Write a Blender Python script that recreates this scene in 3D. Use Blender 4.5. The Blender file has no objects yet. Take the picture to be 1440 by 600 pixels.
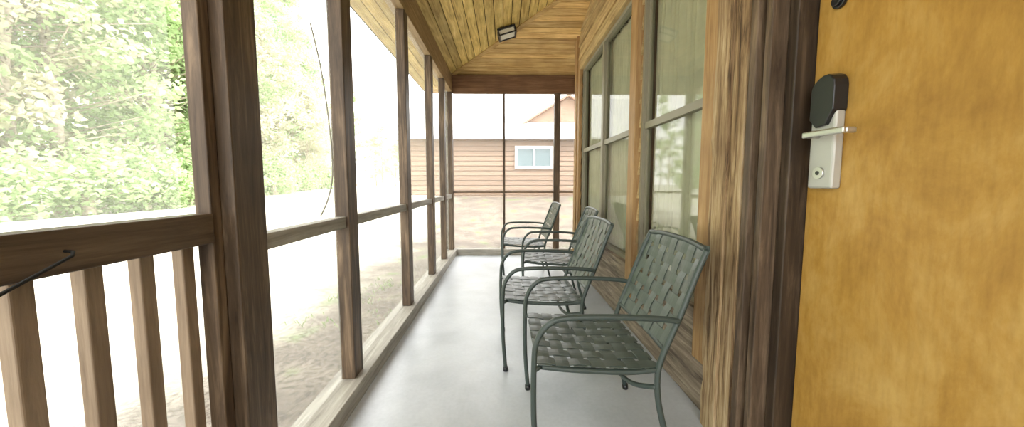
import bpy, bmesh, math, random
from mathutils import Vector, Matrix
random.seed(7)
S = bpy.context.scene
S.view_settings.view_transform = 'Standard'
S.view_settings.look = 'None'
S.view_settings.exposure = 0.92

# ------------------------------------------------------------------ materials
def newmat(name):
    m = bpy.data.materials.new(name); m.use_nodes = True
    nt = m.node_tree
    return m, nt, nt.nodes['Principled BSDF'], nt.nodes['Material Output']

def ramp(nt, stops):
    r = nt.nodes.new('ShaderNodeValToRGB')
    e = r.color_ramp.elements
    while len(e) < len(stops): e.new(0.5)
    for i, (p, c) in enumerate(stops):
        e[i].position = p; e[i].color = (*c, 1)
    return r

def wood(name, cols, axis='Z', stretch=14.0, base=1.6, rough=0.65, island=0.0, blotch=0.35, blotch_col=None, bump=0.25, spec=0.3, lo=0.3, hi=0.72):
    m, nt, b, o = newmat(name)
    N = nt.nodes; L = nt.links
    tc = N.new('ShaderNodeTexCoord'); mp = N.new('ShaderNodeMapping')
    sc = {'X': (base, base*stretch, base*stretch), 'Y': (base*stretch, base, base*stretch), 'Z': (base*stretch, base*stretch, base)}[axis]
    mp.inputs['Scale'].default_value = sc
    L.new(tc.outputs['Object'], mp.inputs['Vector'])
    geo = N.new('ShaderNodeNewGeometry')
    if island:
        mul = N.new('ShaderNodeMath'); mul.operation = 'MULTIPLY'; mul.inputs[1].default_value = 37.0
        L.new(geo.outputs['Random Per Island'], mul.inputs[0])
        va = N.new('ShaderNodeVectorMath'); va.operation = 'ADD'
        L.new(mp.outputs[0], va.inputs[0]); L.new(mul.outputs[0], va.inputs[1])
        vec = va.outputs[0]
    else: vec = mp.outputs[0]
    n = N.new('ShaderNodeTexNoise'); n.inputs['Scale'].default_value = 1.6; n.inputs['Detail'].default_value = 9
    n.inputs['Roughness'].default_value = 0.68; n.inputs['Distortion'].default_value = 0.5
    L.new(vec, n.inputs['Vector'])
    k = len(cols)
    r = ramp(nt, [(lo + (hi-lo)*i/(k-1), c) for i, c in enumerate(cols)])
    L.new(n.outputs['Fac'], r.inputs[0])
    n2 = N.new('ShaderNodeTexNoise'); n2.inputs['Scale'].default_value = 5.0; n2.inputs['Detail'].default_value = 5
    L.new(tc.outputs['Object'], n2.inputs['Vector'])
    r2 = ramp(nt, [(0.38, (0, 0, 0)), (0.68, (1, 1, 1))]); L.new(n2.outputs['Fac'], r2.inputs[0])
    mm = N.new('ShaderNodeMath'); mm.operation = 'MULTIPLY'; mm.inputs[1].default_value = blotch
    L.new(r2.outputs[0], mm.inputs[0])
    mx = N.new('ShaderNodeMixRGB'); mx.inputs[2].default_value = (*(blotch_col or cols[0]), 1)
    L.new(mm.outputs[0], mx.inputs[0]); L.new(r.outputs[0], mx.inputs[1])
    out = mx.outputs[0]
    if island:
        hs = N.new('ShaderNodeHueSaturation')
        mr = N.new('ShaderNodeMapRange'); mr.inputs[3].default_value = 1-island; mr.inputs[4].default_value = 1+island
        L.new(geo.outputs['Random Per Island'], mr.inputs[0]); L.new(mr.outputs[0], hs.inputs['Value'])
        L.new(out, hs.inputs['Color']); out = hs.outputs[0]
    L.new(out, b.inputs['Base Color'])
    b.inputs['Roughness'].default_value = rough
    b.inputs['Specular IOR Level'].default_value = spec
    bp = N.new('ShaderNodeBump'); bp.inputs['Strength'].default_value = bump; bp.inputs['Distance'].default_value = 0.004
    L.new(n.outputs['Fac'], bp.inputs['Height']); L.new(bp.outputs[0], b.inputs['Normal'])
    return m

def plain(name, col, rough=0.5, metal=0.0, spec=0.5, noise=0.0, nscale=20):
    m, nt, b, o = newmat(name)
    b.inputs['Base Color'].default_value = (*col, 1)
    b.inputs['Roughness'].default_value = rough; b.inputs['Metallic'].default_value = metal
    b.inputs['Specular IOR Level'].default_value = spec
    if noise:
        tc = nt.nodes.new('ShaderNodeTexCoord'); n = nt.nodes.new('ShaderNodeTexNoise')
        n.inputs['Scale'].default_value = nscale; n.inputs['Detail'].default_value = 6
        nt.links.new(tc.outputs['Object'], n.inputs['Vector'])
        r = ramp(nt, [(0.3, tuple(c*(1-noise) for c in col)), (0.7, tuple(min(1, c*(1+noise)) for c in col))])
        nt.links.new(n.outputs['Fac'], r.inputs[0]); nt.links.new(r.outputs[0], b.inputs['Base Color'])
    return m

M_post = wood('post_wood', [(0.030,0.020,0.012),(0.090,0.060,0.036),(0.22,0.155,0.095)], 'Z', rough=0.5, blotch=0.4)
M_rail = wood('rail_wood', [(0.045,0.029,0.017),(0.10,0.068,0.042),(0.17,0.12,0.078)], 'Y', rough=0.45, blotch=0.3)
M_railX = wood('rail_wood_x', [(0.08,0.05,0.03),(0.16,0.105,0.065),(0.25,0.17,0.11)], 'X', rough=0.5, blotch=0.3)
M_sill = wood('sill_wood', [(0.17,0.155,0.13),(0.31,0.29,0.245),(0.45,0.42,0.365)], 'Y', rough=0.6, blotch=0.25)
M_sillX = wood('sill_wood_x', [(0.17,0.155,0.13),(0.31,0.29,0.245),(0.45,0.42,0.365)], 'X', rough=0.6, blotch=0.25)
M_bal = wood('baluster_wood', [(0.13,0.09,0.058),(0.24,0.175,0.115),(0.34,0.265,0.185)], 'Z', rough=0.6)
M_beam = wood('beam_wood', [(0.17,0.11,0.055),(0.31,0.215,0.115),(0.43,0.32,0.185)], 'Y', rough=0.6)
M_beamX = wood('beam_wood_x', [(0.09,0.045,0.022),(0.17,0.09,0.046),(0.25,0.14,0.075)], 'X', rough=0.6)
M_ceilY = wood('ceiling_boards_y', [(0.30,0.18,0.045),(0.66,0.48,0.155),(0.84,0.67,0.30)], 'Y', rough=0.55, island=0.22, blotch=0.5, blotch_col=(0.36,0.25,0.06))
M_ceilX = wood('ceiling_boards_x', [(0.28,0.15,0.045),(0.60,0.40,0.155),(0.78,0.57,0.28)], 'X', rough=0.55, island=0.24, blotch=0.5, blotch_col=(0.34,0.19,0.06))
M_siding = wood('siding_wood', [(0.22,0.145,0.06),(0.48,0.35,0.16),(0.64,0.50,0.27)], 'Y', rough=0.7, island=0.14, blotch=0.4, blotch_col=(0.26,0.17,0.08))
M_barn = wood('weathered_siding', [(0.085,0.065,0.048),(0.24,0.19,0.14),(0.40,0.335,0.26)], 'Y', rough=0.8, stretch=16, island=0.16, blotch=0.45, blotch_col=(0.14,0.10,0.07), lo=0.34, hi=0.68, bump=0.5)
M_casing = wood('casing_wood', [(0.19,0.10,0.037),(0.36,0.215,0.09),(0.48,0.32,0.155)], 'Z', rough=0.6, blotch=0.35)
M_weather = wood('weathered_wood', [(0.05,0.028,0.014),(0.25,0.16,0.08),(0.41,0.295,0.16),(0.52,0.405,0.255)], 'Z', stretch=15, base=1.7, rough=0.75, blotch=0.45, blotch_col=(0.14,0.082,0.038), bump=0.5, lo=0.35, hi=0.66)
M_jamb = wood('jamb_wood', [(0.015,0.010,0.007),(0.045,0.030,0.019),(0.12,0.082,0.052)], 'Z', rough=0.45, blotch=0.4)
M_jamb2 = wood('jamb_wood_worn', [(0.04,0.025,0.015),(0.10,0.067,0.041),(0.22,0.153,0.095)], 'Z', rough=0.55, blotch=0.4, lo=0.34, hi=0.68)
M_dark = plain('dark_gap', (0.02,0.012,0.008), 0.9)
M_black = plain('black_plastic', (0.012,0.012,0.014), 0.3)
M_rod = plain('dark_steel_rod', (0.02,0.02,0.018), 0.8, spec=0.1)
M_spline = plain('screen_spline', (0.30,0.29,0.24), 0.8)
M_nickel = plain('satin_nickel', (0.60,0.60,0.58), 0.33, 0.9)
M_silver = plain('lock_silver', (0.48,0.48,0.45), 0.45, 0.35)
M_alu = plain('window_frame_tan', (0.23,0.21,0.15), 0.5)
M_frame = plain('chair_frame_paint', (0.042,0.057,0.050), 0.4, 0.0, 0.4)

def door_mat():
    m, nt, b, o = newmat('stained_door_wood'); N = nt.nodes; L = nt.links
    tc = N.new('ShaderNodeTexCoord')
    mp = N.new('ShaderNodeMapping'); mp.inputs['Scale'].default_value = (1, 1.2, 0.8); L.new(tc.outputs['Object'], mp.inputs[0])
    n = N.new('ShaderNodeTexNoise'); n.inputs['Scale'].default_value = 3.6; n.inputs['Detail'].default_value = 13; n.inputs['Distortion'].default_value = 0.3
    n.inputs['Roughness'].default_value = 0.70
    L.new(mp.outputs[0], n.inputs[0])
    r = ramp(nt, [(0.30, (0.25,0.12,0.018)), (0.5, (0.40,0.22,0.042)), (0.70, (0.52,0.33,0.10))])
    L.new(n.outputs['Fac'], r.inputs[0])
    mp2 = N.new('ShaderNodeMapping'); mp2.inputs['Scale'].default_value = (60, 40, 7); L.new(tc.outputs['Object'], mp2.inputs[0])
    n2 = N.new('ShaderNodeTexNoise'); n2.inputs['Scale'].default_value = 2; n2.inputs['Detail'].default_value = 6; L.new(mp2.outputs[0], n2.inputs[0])
    r2 = ramp(nt, [(0.32, (0.74,0.70,0.64)), (0.58, (1,1,1))]); L.new(n2.outputs['Fac'], r2.inputs[0])
    mx = N.new('ShaderNodeMixRGB'); mx.blend_type = 'MULTIPLY'; mx.inputs[0].default_value = 0.45
    L.new(r.outputs[0], mx.inputs[1]); L.new(r2.outputs[0], mx.inputs[2]); L.new(mx.outputs[0], b.inputs['Base Color'])
    b.inputs['Roughness'].default_value = 0.5; b.inputs['Specular IOR Level'].default_value = 0.35
    return m
M_door = door_mat()

def concrete():
    m, nt, b, o = newmat('painted_concrete'); N = nt.nodes; L = nt.links
    tc = N.new('ShaderNodeTexCoord')
    n = N.new('ShaderNodeTexNoise'); n.inputs['Scale'].default_value = 2.0; n.inputs['Detail'].default_value = 8; n.inputs['Roughness'].default_value = 0.6; n.inputs['Distortion'].default_value = 0.3
    L.new(tc.outputs['Object'], n.inputs[0])
    r = ramp(nt, [(0.28, (0.345,0.365,0.38)), (0.5, (0.44,0.465,0.485)), (0.72, (0.54,0.565,0.585))]); L.new(n.outputs['Fac'], r.inputs[0])
    n2 = N.new('ShaderNodeTexNoise'); n2.inputs['Scale'].default_value = 60; n2.inputs['Detail'].default_value = 4; L.new(tc.outputs['Object'], n2.inputs[0])
    r2 = ramp(nt, [(0.3, (0.88,0.88,0.88)), (0.65, (1,1,1))]); L.new(n2.outputs['Fac'], r2.inputs[0])
    mx = N.new('ShaderNodeMixRGB'); mx.blend_type = 'MULTIPLY'; mx.inputs[0].default_value = 0.6
    L.new(r.outputs[0], mx.inputs[1]); L.new(r2.outputs[0], mx.inputs[2]); L.new(mx.outputs[0], b.inputs['Base Color'])
    rr = N.new('ShaderNodeMapRange'); rr.inputs[3].default_value = 0.27; rr.inputs[4].default_value = 0.42
    L.new(n.outputs['Fac'], rr.inputs[0]); L.new(rr.outputs[0], b.inputs['Roughness'])
    b.inputs['Specular IOR Level'].default_value = 0.5
    return m
M_floor = concrete()

def strap_mat(name, col):
    m, nt, b, o = newmat(name)
    b.inputs['Base Color'].default_value = (*col, 1); b.inputs['Roughness'].default_value = 0.36
    b.inputs['Specular IOR Level'].default_value = 0.5
    return m
M_strap = strap_mat('vinyl_strap', (0.062,0.080,0.068))

def screen_mat(name, fac):
    m, nt, b, o = newmat(name); N = nt.nodes; L = nt.links; N.remove(b)
    t = N.new('ShaderNodeBsdfTransparent'); d = N.new('ShaderNodeBsdfDiffuse'); tr = N.new('ShaderNodeBsdfTranslucent')
    d.inputs[0].default_value = (0.5,0.5,0.48,1); tr.inputs[0].default_value = (0.85,0.85,0.82,1)
    a = N.new('ShaderNodeMixShader'); a.inputs[0].default_value = 0.7; L.new(d.outputs[0], a.inputs[1]); L.new(tr.outputs[0], a.inputs[2])
    c = N.new('ShaderNodeMixShader'); c.inputs[0].default_value = fac; L.new(t.outputs[0], c.inputs[1]); L.new(a.outputs[0], c.inputs[2])
    L.new(c.outputs[0], o.inputs[0]); return m
M_screen = screen_mat('insect_screen', 0.18)
M_screenF = screen_mat('insect_screen_fine', 0.12)

def glass_mat(name, tint, g=0.14):
    m, nt, b, o = newmat(name); N = nt.nodes; L = nt.links; N.remove(b)
    t = N.new('ShaderNodeBsdfTransparent'); t.inputs[0].default_value = (*tint, 1)
    gl = N.new('ShaderNodeBsdfGlossy'); gl.inputs['Roughness'].default_value = 0.04
    c = N.new('ShaderNodeMixShader'); c.inputs[0].default_value = g; L.new(t.outputs[0], c.inputs[1]); L.new(gl.outputs[0], c.inputs[2])
    L.new(c.outputs[0], o.inputs[0]); return m
M_glass = glass_mat('window_glass', (0.84,0.86,0.78), 0.14)
M_curtain = plain('curtain_fabric', (0.50,0.49,0.40), 0.9, noise=0.08, nscale=8)

def leaf_mat(name, c1, c2):
    m, nt, b, o = newmat(name); N = nt.nodes; L = nt.links; N.remove(b)
    g = N.new('ShaderNodeNewGeometry'); r = ramp(nt, [(0.0, c1), (1.0, c2)]); L.new(g.outputs['Random Per Island'], r.inputs[0])
    d = N.new('ShaderNodeBsdfDiffuse'); t = N.new('ShaderNodeBsdfTranslucent')
    L.new(r.outputs[0], d.inputs[0]); L.new(r.outputs[0], t.inputs[0])
    c = N.new('ShaderNodeMixShader'); c.inputs[0].default_value = 0.5; L.new(d.outputs[0], c.inputs[1]); L.new(t.outputs[0], c.inputs[2])
    L.new(c.outputs[0], o.inputs[0]); return m
M_leaf1 = leaf_mat('foliage_green', (0.36,0.49,0.24), (0.60,0.71,0.44))
M_leaf2 = leaf_mat('foliage_olive', (0.50,0.49,0.34), (0.74,0.70,0.56))
M_leaf3 = leaf_mat('foliage_pine', (0.29,0.44,0.25), (0.53,0.65,0.44))
M_bark = plain('bark', (0.48,0.41,0.34), 0.9, noise=0.35, nscale=12)

def ground_mat():
    m, nt, b, o = newmat('sandy_lawn'); N = nt.nodes; L = nt.links
    tc = N.new('ShaderNodeTexCoord')
    n = N.new('ShaderNodeTexNoise'); n.inputs['Scale'].default_value = 0.6; n.inputs['Detail'].default_value = 8; L.new(tc.outputs['Object'], n.inputs[0])
    r = ramp(nt, [(0.35, (0.60,0.57,0.50)), (0.55, (0.64,0.61,0.53)), (0.74, (0.50,0.54,0.38))]); L.new(n.outputs['Fac'], r.inputs[0])
    sx = N.new('ShaderNodeSeparateXYZ'); L.new(tc.outputs['Object'], sx.inputs[0])
    mr = N.new('ShaderNodeMapRange'); mr.inputs[1].default_value = -3.2; mr.inputs[2].default_value = -1.1
    L.new(sx.outputs[0], mr.inputs[0])
    n3 = N.new('ShaderNodeTexNoise'); n3.inputs['Scale'].default_value = 1.4; n3.inputs['Detail'].default_value = 7; L.new(tc.outputs['Object'], n3.inputs[0])
    ad = N.new('ShaderNodeMath'); ad.operation = 'ADD'; L.new(mr.outputs[0], ad.inputs[0]); L.new(n3.outputs['Fac'], ad.inputs[1])
    rr = ramp(nt, [(0.55, (0,0,0)), (0.95, (1,1,1))])
    hf = N.new('ShaderNodeMath'); hf.operation = 'MULTIPLY'; hf.inputs[1].default_value = 0.7; L.new(ad.outputs[0], hf.inputs[0]); L.new(hf.outputs[0], rr.inputs[0])
    n4 = N.new('ShaderNodeTexNoise'); n4.inputs['Scale'].default_value = 2.5; n4.inputs['Detail'].default_value = 6; L.new(tc.outputs['Object'], n4.inputs[0])
    r4 = ramp(nt, [(0.42, (0.15,0.12,0.095)), (0.58, (0.22,0.185,0.145)), (0.68, (0.15,0.19,0.08))]); L.new(n4.outputs['Fac'], r4.inputs[0])
    m1 = N.new('ShaderNodeMixRGB'); L.new(rr.outputs[0], m1.inputs[0]); L.new(r.outputs[0], m1.inputs[1]); L.new(r4.outputs[0], m1.inputs[2])
    n2 = N.new('ShaderNodeTexNoise'); n2.inputs['Scale'].default_value = 30; n2.inputs['Detail'].default_value = 8; n2.inputs['Roughness'].default_value = 0.75; L.new(tc.outputs['Object'], n2.inputs[0])
    r2 = ramp(nt, [(0.40, (0.28,0.24,0.20)), (0.54, (1,1,1))]); L.new(n2.outputs['Fac'], r2.inputs[0])
    mx = N.new('ShaderNodeMixRGB'); mx.blend_type = 'MULTIPLY'
    L.new(rr.outputs[0], mx.inputs[0])
    L.new(m1.outputs[0], mx.inputs[1]); L.new(r2.outputs[0], mx.inputs[2]); L.new(mx.outputs[0], b.inputs['Base Color'])
    b.inputs['Roughness'].default_value = 0.95
    return m
M_ground = ground_mat()
M_nsiding = wood('neighbour_siding', [(0.18,0.12,0.082),(0.245,0.168,0.12),(0.30,0.218,0.16)], 'X', rough=0.8, island=0.12, blotch=0.15)
M_nroof = plain('pale_metal_roof', (0.82,0.83,0.84), 0.5)
M_white = plain('white_trim', (0.75,0.75,0.73), 0.5)
M_redtrim = plain('red_brown_trim', (0.30,0.17,0.12), 0.6)
M_nglass = plain('neighbour_glass', (0.14,0.19,0.21), 0.2)

# ------------------------------------------------------------------ mesh helpers
class B:
    def __init__(s, name, mats):
        s.name = name; s.mats = mats; s.bm = bmesh.new()
    def box(s, x0, x1, y0, y1, z0, z1, m=0):
        v = [s.bm.verts.new((x, y, z)) for x in (x0, x1) for y in (y0, y1) for z in (z0, z1)]
        for q in ((0,1,3,2),(4,6,7,5),(0,4,5,1),(2,3,7,6),(0,2,6,4),(1,5,7,3)):
            f = s.bm.faces.new([v[i] for i in q]); f.material_index = m
        return v
    def hexa(s, pts, m=0):
        v = [s.bm.verts.new(p) for p in pts]
        for q in ((3,2,1,0),(4,5,6,7),(0,1,5,4),(1,2,6,5),(2,3,7,6),(3,0,4,7)):
            f = s.bm.faces.new([v[i] for i in q]); f.material_index = m
        return v
    def quad(s, pts, m=0):
        f = s.bm.faces.new([s.bm.verts.new(p) for p in pts]); f.material_index = m
    def tube(s, pts, r, m=0, n=12, smooth=True, sub=6, r_fn=None):
        P = [Vector(p) for p in pts]
        if smooth and len(P) > 2:
            Q = []
            for i in range(len(P)-1):
                p0 = P[max(i-1,0)]; p1 = P[i]; p2 = P[i+1]; p3 = P[min(i+2,len(P)-1)]
                for k in range(sub):
                    t = k/sub
                    Q.append(0.5*((2*p1)+(-p0+p2)*t+(2*p0-5*p1+4*p2-p3)*t*t+(-p0+3*p1-3*p2+p3)*t**3))
            Q.append(P[-1]); P = Q
        rings = []; up = None
        for i, p in enumerate(P):
            t = (P[min(i+1,len(P)-1)]-P[max(i-1,0)]).normalized()
            if up is None:
                up = Vector((0,0,1)) if abs(t.z) < 0.9 else Vector((0,1,0))
            a = t.cross(up)
            a.normalize(); b2 = a.cross(t).normalized(); up = b2
            rr = r_fn(i/(len(P)-1)) if r_fn else r
            rings.append([s.bm.verts.new(p + a*math.cos(2*math.pi*k/n)*rr + b2*math.sin(2*math.pi*k/n)*rr) for k in range(n)])
        for i in range(len(rings)-1):
            for k in range(n):
                f = s.bm.faces.new((rings[i][k], rings[i][(k+1)%n], rings[i+1][(k+1)%n], rings[i+1][k])); f.material_index = m; f.smooth = True
        f = s.bm.faces.new(list(reversed(rings[0]))); f.material_index = m
        f = s.bm.faces.new(rings[-1]); f.material_index = m
    def done(s, bevel=0.0, parent=None, loc=None, rot=None):
        bmesh.ops.recalc_face_normals(s.bm, faces=s.bm.faces)
        me = bpy.data.meshes.new(s.name); s.bm.to_mesh(me); s.bm.free()
        for m in s.mats: me.materials.append(m)
        ob = bpy.data.objects.new(s.name, me); S.collection.objects.link(ob)
        if bevel:
            md = ob.modifiers.new('bevel', 'BEVEL'); md.width = bevel; md.segments = 2; md.limit_method = 'ANGLE'
        if parent: ob.parent = parent
        if loc: ob.location = loc
        if rot: ob.rotation_euler = rot
        return ob
def empty(name, loc=(0,0,0), rot=(0,0,0)):
    e = bpy.data.objects.new(name, None); S.collection.objects.link(e); e.location = loc; e.rotation_euler = rot; e.empty_display_size = 0.1
    return e

XL = -0.70
FY = 5.0
XW = 0.88
CY = 4.35
ZB, ZE = 2.22, 2.46
SL = 0.30
YB = -2.0

# ------------------------------------------------------------------ floor
b = B('floor', [M_floor]); b.box(-0.82, 5.0, YB, FY+0.12, -0.14, 0.0); b.done()

# ------------------------------------------------------------------ left screen wall
WL = empty('wall_left'); WF = empty('wall_far')
ends = [1.07, 1.73, 2.74, 3.66, 4.40]
def post(y0, y1, x0, x1, z1=ZB, z0=0.085):
    b = B('porch_post', [M_post]); b.box(x0, x1, y0, y1, z0, z1); b.done(0.004, WL)
post(0.95, 1.07, XL-0.05, XL+0.0)
b = B('porch_post', [M_jamb2]); b.box(XL-0.075, XL-0.035, 0.915, 0.948, 0.085, ZB); b.done(0.003, WL)
for e in ends[1:]:
    post(e-0.10, e, XL-0.065, XL)
post(4.93, FY+0.04, XL-0.10, XL)
post(-0.25, -0.13, XL-0.09, XL); post(-1.4, -1.28, XL-0.09, XL)
b = B('sill_left', [M_sill]); b.box(XL-0.11, XL+0.035, YB, FY+0.05, 0.0, 0.085); b.box(XL-0.13, XL-0.121, YB, FY+0.05, -0.14, 0.0); b.done(0.004, WL)
b = B('sill_far', [M_sillX]); b.box(XL+0.037, 5.0, FY-0.05, FY+0.08, 0.0, 0.085); b.done(0.004, WF)
b = B('screen_rail', [M_sill])
ys = [1.07, 1.63, 1.73, 2.64, 2.74, 3.56, 3.66, 4.30, 4.40, 4.93]
for i in range(0, len(ys), 2): b.box(XL-0.06, XL-0.012, ys[i], ys[i+1], 0.80, 0.85)
b.done(0.003, WL)
b = B('screen_stops', [M_rail])
for i in range(0, len(ys), 2):
    for (a, c) in ((0.085, 0.80), (0.85, ZB)):
        b.box(XL-0.062, XL-0.04, ys[i], ys[i]+0.012, a, c)
b.done(0, WL)
b = B('beam_left', [M_beam]); b.box(XL-0.10, XL+0.0, YB, FY+0.05, ZB, ZE); b.done(0.004, WL)
b = B('beam_far', [M_beamX]); b.box(XL+0.001, 5.0, FY-0.02, FY+0.07, ZB, ZE-0.005); b.done(0.004, WF)
b = B('handrail', [M_rail, M_bal])
b.box(XL-0.075, XL-0.03, -0.13, 0.915, 0.85, 0.925)
b.box(XL-0.10, XL-0.075, -0.13, 0.915, 0.11, 0.15, 1)
for i in range(10):
    yy = 0.89 - 0.102*i
    b.box(XL-0.105, XL-0.077, yy-0.016, yy+0.016, 0.10, 0.90, 1)
b.done(0.003, WL)
b = B('insect_screen', [M_screen])
xs = XL-0.058
b.quad([(xs-0.055, YB, 0.085), (xs-0.055, 0.92, 0.085), (xs-0.055, 0.92, ZB), (xs-0.055, YB, ZB)])
for i in range(0, len(ys), 2):
    b.quad([(xs, ys[i], 0.085), (xs, ys[i+1], 0.085), (xs, ys[i+1], ZB), (xs, ys[i], ZB)])
b.done(0, WL)
b = B('insect_screen_far', [M_screenF])
b.quad([(XL, FY+0.02, 0.085), (5, FY+0.02, 0.085), (5, FY+0.02, ZB), (XL, FY+0.02, ZB)])
b.done(0, WF)
b = B('screen_frame_far', [M_post, M_railX])
b.box(-0.015, 0.015, FY-0.01, FY+0.05, 0.085, ZB)
b.box(0.69, 0.77, FY-0.02, FY+0.06, 0.085, ZB)
b.box(1.9, 1.98, FY-0.02, FY+0.06, 0.085, ZB)
b.box(XL, -0.015, FY-0.01, FY+0.05, 0.865, 0.89, 1); b.box(0.015, 0.69, FY-0.01, FY+0.05, 0.865, 0.89, 1); b.box(0.77, 1.9, FY-0.01, FY+0.05, 0.865, 0.89, 1)
b.done(0.002, WF)
b = B('loose_screen_spline', [M_spline])
b.tube([(XL-0.052,1.47,1.62),(XL-0.035,1.495,1.48),(XL-0.022,1.51,1.32),(XL-0.012,1.515,1.15),(XL-0.012,1.51,1.02),(XL-0.02,1.48,0.93),(XL-0.035,1.45,0.87)], 0.0035, n=8)
b.done(0, WL)
b = B('brace_rod', [M_rod])
b.tube([(XL-0.029,0.605,0.888),(XL-0.01,0.60,0.888),(XL+0.0,0.59,0.883),(XL+0.054,0.46,0.856),(XL+0.10,0.35,0.833)], 0.0026, n=8, smooth=False)
b.done(0, WL)

# ------------------------------------------------------------------ ceiling
b = B('ceiling', [M_ceilY, M_ceilX, M_dark])
W = 0.088; G = 0.007; T = 0.015
zc = lambda d: ZE + SL*d
d = -0.45
while d < 1.58:
    a, c = d+G/2, d+W-G/2
    b.hexa([(XL+a,YB,zc(a)),(XL+c,YB,zc(c)),(XL+c,FY-c,zc(c)),(XL+a,FY-a,zc(a)),
            (XL+a,YB,zc(a)+T),(XL+c,YB,zc(c)+T),(XL+c,FY-c,zc(c)+T),(XL+a,FY-a,zc(a)+T)], 0)
    b.hexa([(XL+a,FY-a,zc(a)),(5,FY-a,zc(a)),(5,FY-c,zc(c)),(XL+c,FY-c,zc(c)),
            (XL+a,FY-a,zc(a)+T),(5,FY-a,zc(a)+T),(5,FY-c,zc(c)+T),(XL+c,FY-c,zc(c)+T)], 1)
    d += W
e0, e1 = -0.47, 5.0
t = T+0.004
b.quad([(XL+e0,YB,zc(e0)+t),(XL+e1,YB,zc(e1)+t),(XL+e1,FY-e1,zc(e1)+t),(XL+e0,FY-e0,zc(e0)+t)], 2)
b.quad([(XL+e0,FY-e0,zc(e0)+t),(XL+e1,FY-e1,zc(e1)+t),(5,FY-e1,zc(e1)+t),(5,FY-e0,zc(e0)+t)], 2)
b.done()
b = B('trim_hip', [M_ceilX])
w = 0.022
def hp(s, o, dz): return (XL+s+o, FY-s+o, zc(s)+dz)
b.hexa([hp(0,-w,-0.016),hp(0,w,-0.016),hp(1.58,w,-0.016),hp(1.58,-w,-0.016),hp(0,-w,0.004),hp(0,w,0.004),hp(1.58,w,0.004),hp(1.58,-w,0.004)])
b.done()

# ------------------------------------------------------------------ house wall (right)
YD0, YD1 = 0.10, 1.11
wins = [(1.52, 2.31), (2.43, 3.24), (3.24, 4.06)]
Z0, Z1 = 0.45, 2.25
b = B('wall_right', [M_siding, M_dark, M_barn])
segs = [(YB, YD0, None), (YD0, 1.24, (0.0, 2.25)), (1.24, 1.52, None), (1.52, 2.31, (Z0, Z1)), (2.31, 2.43, None), (2.43, 4.06, (Z0, Z1)), (4.06, CY, None)]
def run(z):
    out = []; cur = None
    for (a, c, op) in segs:
        solid = op is None or not (op[0]-1e-4 <= z < op[1]-1e-4)
        if solid:
            if cur and abs(cur[1]-a) < 1e-6: cur[1] = c
            else: cur = [a, c]; out.append(cur)
        else: cur = None
    return out
row = 0.15; z = 0.0
while z < 2.95:
    for (a, c) in run(z+0.07):
        b.hexa([(XW-0.020,a,z+0.004),(XW,a,z+0.004),(XW,c,z+0.004),(XW-0.020,c,z+0.004),(XW-0.004,a,z+row),(XW,a,z+row),(XW,c,z+row),(XW-0.004,c,z+row)], 2 if z < 0.44 else 0)
    z += row
for (a, c, op) in segs:
    if op is None: b.box(XW, XW+0.14, a, c, 0, 2.95, 1)
    else:
        if op[0] > 0: b.box(XW, XW+0.14, a, c, 0, op[0], 1)
        b.box(XW, XW+0.14, a, c, op[1], 2.95, 1)
b.box(XW+0.14, 5.0, CY-0.14, CY, 0, 3.1, 0)
b.done()
b = B('trim_corner', [M_casing]); b.box(XW-0.035, XW+0.06, CY-0.09, CY+0.03, 0, 2.92); b.done(0.003)

def window(i, y0, y1):
    b = B('window_%d' % i, [M_alu, M_glass, M_curtain])
    x0, x1 = XW-0.005, XW+0.05; f = 0.028
    b.box(x0, x1, y0, y0+f, Z0, Z1); b.box(x0, x1, y1-f, y1, Z0, Z1)
    b.box(x0, x1, y0+f, y1-f, Z0, Z0+f); b.box(x0, x1, y0+f, y1-f, Z1-f, Z1)
    zm = 1.36
    b.box(x0+0.012, x1-0.01, y0+f, y1-f, zm-0.02, zm+0.02)
    b.box(x0+0.02, x0+0.035, y0+f, y0+f+0.02, Z0+f, Z1-f); b.box(x0+0.02, x0+0.035, y1-f-0.02, y1-f, Z0+f, Z1-f)
    b.quad([(x0+0.03,y0+f,Z0+f),(x0+0.03,y1-f,Z0+f),(x0+0.03,y1-f,Z1-f),(x0+0.03,y0+f,Z1-f)], 1)
    n = 90; pr = None
    for k in range(n+1):
        yy = y0+0.002+(y1-y0-0.004)*k/n
        xx = XW+0.085+0.014*math.sin(k*0.9+math.sin(k*0.31)*1.4)
        v = [b.bm.verts.new((xx,yy,Z0+0.001)), b.bm.verts.new((xx,yy,Z1-0.001))]
        if pr:
            fc = b.bm.faces.new((pr[0], v[0], v[1], pr[1])); fc.material_index = 2; fc.smooth = True
        pr = v
    b.done()
for i, (a, c) in enumerate(wins): window(i+1, a, c)
b = B('trim_1', [M_casing]); b.box(XW-0.045, XW-0.001, 2.315, 2.43, 0.24, 2.36); b.done(0.004)
b = B('trim_2', [M_casing]); b.box(XW-0.05, XW-0.001, 1.425, 1.52, 0.24, 2.36); b.done(0.004)
b = B('trim_3', [M_casing]); b.box(XW-0.045, XW-0.001, 4.06, 4.14, 0.30, 2.36); b.done(0.004)
b = B('trim_4', [M_barn, M_siding]); b.box(XW-0.04, XW-0.001, 1.521, 2.314, Z0-0.10, Z0); b.box(XW-0.04, XW-0.001, 2.431, 4.059, Z0-0.10, Z0)
b.box(XW-0.04, XW-0.001, 1.521, 2.314, Z1, Z1+0.10, 1); b.box(XW-0.04, XW-0.001, 2.431, 4.059, Z1, Z1+0.10, 1); b.done(0.003)
b = B('trim_5', [M_weather])
rnd = random.Random(3)
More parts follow.
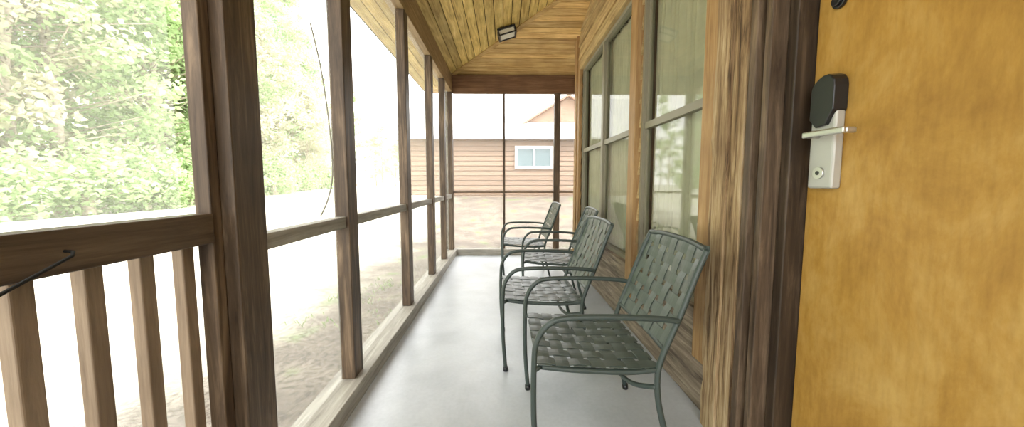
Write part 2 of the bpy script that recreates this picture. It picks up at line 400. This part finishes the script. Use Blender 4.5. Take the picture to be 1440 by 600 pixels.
def ragged(x0, x1, y0, y1, z0, z1, amp):
    n = 40; prev = None
    for k in range(n+1):
        z = z0+(z1-z0)*k/n
        a = y1 + rnd.uniform(-amp, amp*0.4); xx = x0 + rnd.uniform(0, amp*0.3)
        v = [b.bm.verts.new(p) for p in ((xx,y0,z),(xx,a,z),(x1,a,z),(x1,y0,z))]
        if prev:
            for q in range(4): b.bm.faces.new((prev[q], prev[(q+1)%4], v[(q+1)%4], v[q]))
        else: b.bm.faces.new(v)
        prev = v
    b.bm.faces.new(prev)
ragged(XW-0.062, XW-0.001, 1.32, 1.418, 0.0, 2.6, 0.012)
ragged(XW-0.052, XW-0.001, 1.245, 1.314, 0.0, 2.6, 0.004)
b.done()
b = B('door_frame', [M_jamb, M_jamb2])
b.box(XW-0.05, XW+0.13, 1.205, 1.238, 0, 2.2, 1)
b.box(XW-0.025, XW+0.13, 1.180, 1.203, 0, 2.2)
b.box(XW-0.042, XW+0.13, 1.150, 1.178, 0, 2.2, 1)
b.box(XW+0.01, XW+0.13, 1.112, 1.148, 0, 2.2)
b.box(XW-0.03, XW+0.13, YD0-0.1, 1.11, 2.11, 2.2)
b.box(XW-0.03, XW+0.13, YD0-0.1, YD0-0.002, 0, 2.108)
b.done(0.004)
b = B('door_1', [M_door]); b.box(XW+0.07, XW+0.115, YD0+0.003, 1.108, 0.01, 2.10); b.done(0.003)
XD = XW+0.07
root = empty('door_lock', (XD, 1.035, 1.14))
b = B('plate', [M_silver]); b.box(-0.03,-0.0005,-0.040,0.040,-0.155,0.10); b.done(0.006, root)
b = B('reader_cover', [M_black])
prof = []
for k in range(9):
    a = math.pi*k/8; prof.append((0.037*math.cos(a)-0.004, 0.13+0.035*math.sin(a)*(1-0.25*math.cos(a))))
prof = [(0.034,0.045)]+prof+[(-0.041,0.065),(-0.02,0.025),(0.012,0.02)]
fr = [b.bm.verts.new((-0.042, p[0], p[1])) for p in prof]; bk = [b.bm.verts.new((-0.0005, p[0]*1.05, p[1]+0.002)) for p in prof]
b.bm.faces.new(fr); b.bm.faces.new(bk)
for k in range(len(prof)):
    j = (k+1) % len(prof); b.bm.faces.new((fr[k], fr[j], bk[j], bk[k]))
b.done(0.003, root)
b = B('lever', [M_nickel])
b.tube([(-0.028,0.01,0),(-0.065,0.01,0)], 0.010, smooth=False, n=16)
b.box(-0.070,-0.059,-0.105,0.025,-0.009,0.009)
b.box(-0.06,-0.03,-0.1052,-0.092,-0.008,0.008)
b.done(0.004, root)
b = B('key_cylinder', [M_nickel, M_black]); b.tube([(-0.028,0.0,-0.11),(-0.036,0.0,-0.11)], 0.017, smooth=False, n=20); b.tube([(-0.035,0.0,-0.11),(-0.0375,0.0,-0.11)], 0.006, 1, smooth=False, n=12); b.done(0, root)
b = B('door_viewer', [M_black]); b.tube([(XD-0.0005,1.035,1.51),(XD-0.012,1.035,1.51)], 0.02, smooth=False, n=20); b.tube([(XD-0.012,1.035,1.51),(XD-0.02,1.035,1.51)], 0.014, smooth=False, n=20); b.done(0.002)

# ------------------------------------------------------------------ ceiling lamp
lx, ly = 0.02, 4.07; lz = zc(lx-XL)
root = empty('ceiling_light', (lx, ly, lz), (0, -math.atan(SL), 0)); root.scale = (0.9, 0.9, 0.9)
b = B('housing', [M_black])
b.hexa([(-0.075,-0.065,-0.02),(0.075,-0.065,-0.02),(0.075,0.065,-0.02),(-0.075,0.065,-0.02),(-0.055,-0.05,-0.001),(0.055,-0.05,-0.001),(0.055,0.05,-0.001),(-0.055,0.05,-0.001)])
for (x0,x1,y0,y1) in ((-0.11,-0.092,-0.10,0.10),(0.092,0.11,-0.10,0.10),(-0.092,0.092,-0.10,-0.085),(-0.092,0.092,0.085,0.10)):
    b.box(x0,x1,y0,y1,-0.030,-0.012); b.box(x0,x1,y0,y1,-0.095,-0.08)
for x in (-0.11,0.095):
    for y in (-0.10,0.085): b.box(x,x+0.015,y,y+0.015,-0.081,-0.029)
b.box(-0.1,0.1,-0.09,0.09,-0.022,-0.012)
b.done(0.002, root)
b = B('diffuser', [plain('frosted_lens',(0.7,0.68,0.58),0.3)]); b.box(-0.09,0.09,-0.083,0.083,-0.084,-0.03); b.done(0.003, root)

# ------------------------------------------------------------------ chairs
def chair(loc, rz=0.0):
    root = empty('patio_chair', (loc[0], loc[1], 0), (0,0,rz)); root.scale = (0.92, 1, 1)
    hw = 0.25; r = 0.0112
    b = B('frame', [M_frame, M_black])
    for s in (-1, 1):
        y = s*hw
        b.tube([(0.015,y*1.04,0.008),(0.0,y*1.02,0.20),(0.0,y*1.01,0.40),(0.012,y,0.475),(0.055,y,0.53),(0.12,y,0.55),(0.30,y,0.552),(0.46,y,0.545),(0.535,y*0.985,0.535)], r*0.95)
        b.tube([(0.635,y*0.93,0.775),(0.60,y*0.95,0.70),(0.54,y*0.965,0.55),(0.485,y*0.96,0.42),(0.465,y*0.96,0.34),(0.475,y*0.98,0.22),(0.535,y*1.02,0.008)], r)
        b.tube([(0.03,y*0.94,0.375),(0.15,y*0.94,0.362),(0.35,y*0.94,0.352),(0.466,y*0.94,0.36)], r*0.9)
        b.tube([(0.0,y*1.01,0.37),(0.03,y*0.92,0.375)], r*0.8, smooth=False)
        b.tube([(0.465,y*0.96,0.356),(0.465,y*0.90,0.356)], r*0.8, smooth=False)
        b.tube([(0.015,y*1.04,0.0),(0.015,y*1.04,0.022)], r*1.35, 1, smooth=False)
        b.tube([(0.535,y*1.02,0.0),(0.532,y*1.02,0.022)], r*1.35, 1, smooth=False)
    k = hw*0.94
    b.tube([(0.03,-k,0.375),(0.022,-k*0.5,0.374),(0.02,0,0.372),(0.022,k*0.5,0.374),(0.03,k,0.375)], r*0.9)
    b.tube([(0.462,-k,0.357),(0.462,k,0.357)], r*0.9, smooth=False)
    b.tube([(0.46,-hw*0.97,0.30),(0.40,-hw*0.6,0.265),(0.38,0,0.255),(0.40,hw*0.6,0.265),(0.46,hw*0.97,0.30)], r*0.8)
    b.tube([(0.635,-hw*0.93,0.775),(0.645,-hw*0.4,0.785),(0.645,hw*0.4,0.785),(0.635,hw*0.93,0.775)], r)
    b.tube([(0.49,-hw*0.95,0.43),(0.50,0,0.43),(0.49,hw*0.95,0.43)], r*0.9)
    b.done(0, root)
    b = B('straps', [M_strap])
    def weave(F, nu, nv, wu, wv, Lu, Lv):
        amp = 0.0028; th = 0.0022
        for fam in (0, 1):
            nst = nv if fam == 0 else nu; ncr = nu if fam == 0 else nv
            wd = (wu/Lv if fam == 0 else wv/Lu)
            for i in range(nst):
                c = (i+0.5)/nst
                ring = []
                K = ncr*4
                for kk in range(K+1):
                    t = kk/K
                    ph = t*ncr-0.5
                    sgn = math.cos(math.pi*(ph+i+(fam)))
                    row_ = []
                    for e in (-0.5, 0, 0.5):
                        u, v = (t, c+e*wd) if fam == 0 else (c+e*wd, t)
                        p, nn = F(u, v)
                        off = 0.0 if kk in (0, K) else amp*sgn
                        p = p + nn*(off + (0.0008 if e == 0 else 0))
                        row_.append((p+nn*th/2, p-nn*th/2))
                    ring.append([b.bm.verts.new(q) for q in (row_[0][0],row_[1][0],row_[2][0],row_[2][1],row_[1][1],row_[0][1])])
                for a2 in range(len(ring)-1):
                    for q in range(6):
                        f = b.bm.faces.new((ring[a2][q], ring[a2][(q+1)%6], ring[a2+1][(q+1)%6], ring[a2+1][q])); f.smooth = False
                b.bm.faces.new(ring[0]); b.bm.faces.new(ring[-1])
    def seatF(u, v):
        x = 0.008+u*0.468; yv = (v-0.5)*2*(hw*0.94+0.011)
        sag = 0.012*math.sin(math.pi*u)*math.sin(math.pi*min(max(v,0),1))
        z = 0.386-0.022*u-sag
        return Vector((x, yv, z)), Vector((0.04,0,1)).normalized()
    weave(seatF, 7, 7, 0.051, 0.051, 0.468, 0.49)
    def backF(u, v):
        z = 0.428+u*0.36; x = 0.492+ (0.155)*u + 0.012*math.sin(math.pi*u)*math.sin(math.pi*min(max(v,0),1))
        yv = (v-0.5)*2*(hw*0.95+0.009)
        return Vector((x-0.004, yv, z)), Vector((-0.92,0,0.39)).normalized()
    weave(backF, 6, 7, 0.047, 0.044, 0.39, 0.49)
    b.done(0, root)
chair((0.10, 1.415), 0.0)
chair((-0.015, 2.11), 0.03)
chair((0.16, 3.06), -0.04)
chair((-0.02, 3.86), 0.03)

# ------------------------------------------------------------------ outdoors
def gz(x, y):
    dd = math.hypot(x-0.5, max(y-2, 0)*1.0)
    t = min(max((dd-3.5)/9.0, 0), 1); t = t*t*(3-2*t)
    k = min(max((x+12)/8.0, 0), 1)
    k2 = min(max((y-12)/12.0, 0), 1)
    A = 0.20+0.65*max(k, k2*0.8)
    return -0.14 + A*t
b = B('ground', [M_ground])
xs_ = [-70+ i*2.0 for i in range(23)] + [-24+i*0.8 for i in range(1, 50)] + [16+4*i for i in range(1, 10)]
ys_ = [-20+2*i for i in range(8)] + [-4+0.8*i for i in range(1, 36)] + [26+4*i for i in range(0, 20)]
xs_ = sorted(set(round(x,3) for x in xs_)); ys_ = sorted(set(round(x,3) for x in ys_))
grid = [[b.bm.verts.new((x, y, (-0.145 if (-1.0 < x < 5.5 and y < 5.6) else gz(x, y)))) for x in xs_] for y in ys_]
for j in range(len(ys_)-1):
    for i in range(len(xs_)-1):
        f = b.bm.faces.new((grid[j][i], grid[j][i+1], grid[j+1][i+1], grid[j+1][i])); f.smooth = True
b.done()
# low weeds by the porch edge (one object)
b = B('weeds', [leaf_mat('weed_leaves', (0.22,0.30,0.13), (0.38,0.46,0.24))])
rw = random.Random(11)
for c in range(60):
    cx = rw.uniform(-1.7,-0.9); cy = rw.choice([rw.uniform(0.3,1.1), rw.uniform(2.8,4.2)])
    g0 = gz(cx,cy)
    for l in range(9):
        a = rw.uniform(0,6.28); ln = rw.uniform(0.015,0.045); ww = ln*0.10
        p = Vector((cx+rw.gauss(0,0.04), cy+rw.gauss(0,0.04), g0)); dr = Vector((math.cos(a)*0.6, math.sin(a)*0.6, 1)).normalized(); sd_ = Vector((-math.sin(a), math.cos(a), 0))
        b.quad([p-sd_*ww, p+sd_*ww, p+dr*ln+sd_*ww*1.6+Vector((math.cos(a),math.sin(a),0))*ln*0.2, p+dr*ln-sd_*ww*0.4])
b.done()

def tree_mesh(name, H, R, base, nclump, nleaf, mat, conif=False, seed=0):
    rnd = random.Random(seed)
    b = B(name, [M_bark, mat])
    b.tube([(0,0,-0.3),(rnd.uniform(-.1,.1),rnd.uniform(-.1,.1),H*0.3),(rnd.uniform(-.2,.2),rnd.uniform(-.2,.2),H*0.65),(0,0,H*0.96)], 0.1, 0, n=7, sub=3, r_fn=lambda t: 0.16*(1-t)+0.02)
    for c in range(nclump):
        hz = base + (H-base)*rnd.random()**0.9
        rel = (hz-base)/(H-base)
        rad = R*(1-rel)**0.7 if conif else R*math.sqrt(max(0.05, 1-(2*rel-0.9)**2*0.9))
        a = rnd.uniform(0, 2*math.pi); rr = rad*math.sqrt(rnd.uniform(0.1, 1))
        cx, cy = rr*math.cos(a), rr*math.sin(a)
        b.tube([(cx*0.05,cy*0.05,hz-rr*0.35),(cx,cy,hz)], 0.02, 0, n=4, smooth=False)
        cs = rnd.uniform(0.35, 0.7)
        for l in range(nleaf):
            p = Vector((cx+rnd.gauss(0,cs*0.55), cy+rnd.gauss(0,cs*0.55), hz+rnd.gauss(0,cs*0.35)))
            s = rnd.uniform(0.05, 0.13)
            u = Vector((rnd.gauss(0,1),rnd.gauss(0,1),rnd.gauss(0,0.6))).normalized(); w_ = u.cross(Vector((rnd.gauss(0,1),rnd.gauss(0,1),rnd.gauss(0,1)))).normalized()
            q = [p-u*s, p-w_*s*0.6, p+u*s, p+w_*s*0.6]
            f = b.bm.faces.new([b.bm.verts.new(v) for v in q]); f.material_index = 1
    me_ob = b.done()
    me = me_ob.data; bpy.data.objects.remove(me_ob)
    return me
T = [('pine_tree', tree_mesh('pine_a', 13, 2.3, 2.0, 85, 95, M_leaf3, True, 1)),
     ('oak_tree', tree_mesh('oak_a', 11, 2.8, 1.2, 95, 95, M_leaf1, False, 2)),
     ('oak_tree', tree_mesh('oak_b', 9, 2.4, 0.8, 80, 95, M_leaf2, False, 3)),
     ('pine_tree', tree_mesh('pine_b', 15, 2.0, 4.0, 75, 95, M_leaf1, True, 4))]
SH = tree_mesh('shrub_m', 1.9, 1.1, 0.1, 22, 90, M_leaf1, False, 5)
TL = empty('treeline', (-14, 10, 0)); TL2 = empty('distant_treeline', (-18, 56, 0))
def place(nm, me, x, y, s, rz, par):
    o = bpy.data.objects.new(nm, me); S.collection.objects.link(o); o.parent = par
    o.location = (x-par.location.x, y-par.location.y, gz(x, y)); o.scale = (s, s, s*random.uniform(0.9,1.1)); o.rotation_euler = (0,0,rz)
for i in range(64):
    t = i/63
    y = -4 + 38*t + random.uniform(-0.8, 0.8)
    dpt = random.choice([0, 2.5, 5.5])+random.uniform(-0.8,0.8)
    x = -13.5 - dpt - 0.10*max(y-12,0)
    nm, me = random.choice(T)
    place(nm, me, x, y, random.uniform(0.8, 1.15), random.uniform(0, 6.3), TL)
for i in range(26):
    y = -3 + 33*i/25 + random.uniform(-0.5,0.5)
    place('shrub', SH, -11.8 - 0.1*max(y-12,0)+random.uniform(-0.6,0.6), y, random.uniform(0.6,1.2), random.uniform(0,6.3), TL)
for i in range(16):
    nm, me = random.choice(T)
    place(nm, me, -32+28*i/15+random.uniform(-1,1), 56+random.uniform(-4,4), random.uniform(0.75,1.0), random.uniform(0,6.3), TL2)

# neighbour building
NY = 12.0
root = empty('neighbour_cabin', (0,0,0))
b = B('siding', [M_nsiding, M_dark])
z = 0.3
while z < 2.5:
    z1 = min(z+0.16, 2.5)
    b.hexa([(-3.1,NY-0.03,z+0.003),(7,NY-0.03,z+0.003),(7,NY,z+0.003),(-3.1,NY,z+0.003),(-3.1,NY-0.004,z1),(7,NY-0.004,z1),(7,NY,z1),(-3.1,NY,z1)]); z += 0.16
b.box(-3.1, 7, NY, NY+6, 0.3, 2.5)
b.done(0, root)
b = B('roof', [M_nroof, M_redtrim])
b.hexa([(-3.6,NY-0.25,2.42),(7.5,NY-0.25,2.42),(7.5,NY+3,4.35),(-3.6,NY+3,4.35),(-3.6,NY-0.25,2.50),(7.5,NY-0.25,2.50),(7.5,NY+3,4.45),(-3.6,NY+3,4.45)])
b.hexa([(-3.6,NY+3,4.35),(7.5,NY+3,4.35),(7.5,NY+6.5,2.42),(-3.6,NY+6.5,2.42),(-3.6,NY+3,4.45),(7.5,NY+3,4.45),(7.5,NY+6.5,2.5),(-3.6,NY+6.5,2.5)])
b.done(0, root)
b = B('gable', [M_nsiding, M_redtrim, M_nroof])
gx, gw, zg = 2.25, 1.4, 0.45
v = [b.bm.verts.new(p) for p in ((gx-gw,NY+0.8,2.7+zg),(gx+gw,NY+0.8,2.7+zg),(gx,NY+0.8,3.55+zg),(gx-gw,NY+3,2.7+zg),(gx+gw,NY+3,2.7+zg),(gx,NY+3,3.55+zg))]
for q in ((0,1,2),(3,5,4),(0,3,4,1)): b.bm.faces.new([v[i] for i in q])
for sg in (-1,1):
    b.hexa([(gx,NY+0.65,3.56+zg),(gx+sg*(gw+0.2),NY+0.65,2.58+zg),(gx+sg*(gw+0.2),NY+3,2.58+zg),(gx,NY+3,3.56+zg),(gx,NY+0.65,3.63+zg),(gx+sg*(gw+0.2),NY+0.65,2.65+zg),(gx+sg*(gw+0.2),NY+3,2.65+zg),(gx,NY+3,3.63+zg)],1)
b.done(0, root)
b = B('cabin_window', [M_white, M_nglass])
wx0, wx1, wz0, wz1 = 0.36, 1.62, 1.48, 2.22
for (x0,x1,z0,z1) in ((wx0,wx1,wz0,wz0+0.08),(wx0,wx1,wz1-0.08,wz1),(wx0,wx0+0.08,wz0+0.08,wz1-0.08),(wx1-0.08,wx1,wz0+0.08,wz1-0.08),(0.96,1.02,wz0+0.08,wz1-0.08)): b.box(x0,x1,NY-0.08,NY-0.031,z0,z1)
b.box(wx0+0.08,wx1-0.08,NY-0.05,NY-0.032,wz0+0.08,wz1-0.08,1)
b.done(0, root)

# ------------------------------------------------------------------ light
w = bpy.data.worlds.new('World'); S.world = w; w.use_nodes = True
bg = w.node_tree.nodes['Background']; bg.inputs[0].default_value = (1.0,0.995,0.98,1); bg.inputs[1].default_value = 3.2
sd = bpy.data.lights.new('sun', 'SUN'); sd.energy = 2.6; sd.angle = 0.02; sd.color = (1,0.96,0.88)
so = bpy.data.objects.new('sun', sd); S.collection.objects.link(so)
so.rotation_euler = Vector((-0.5,0.4,-0.85)).to_track_quat('-Z','Y').to_euler(); so.location = (5,-5,10)

# ------------------------------------------------------------------ camera
cd = bpy.data.cameras.new('cam'); cd.sensor_width = 36; cd.lens = 505/1440*36; cd.clip_start = 0.02; cd.clip_end = 400
co = bpy.data.objects.new('camera', cd); S.collection.objects.link(co)
co.location = (0,0,1.0); co.rotation_euler = (math.radians(90-4.8), 0, -math.atan(0.022))
S.camera = co
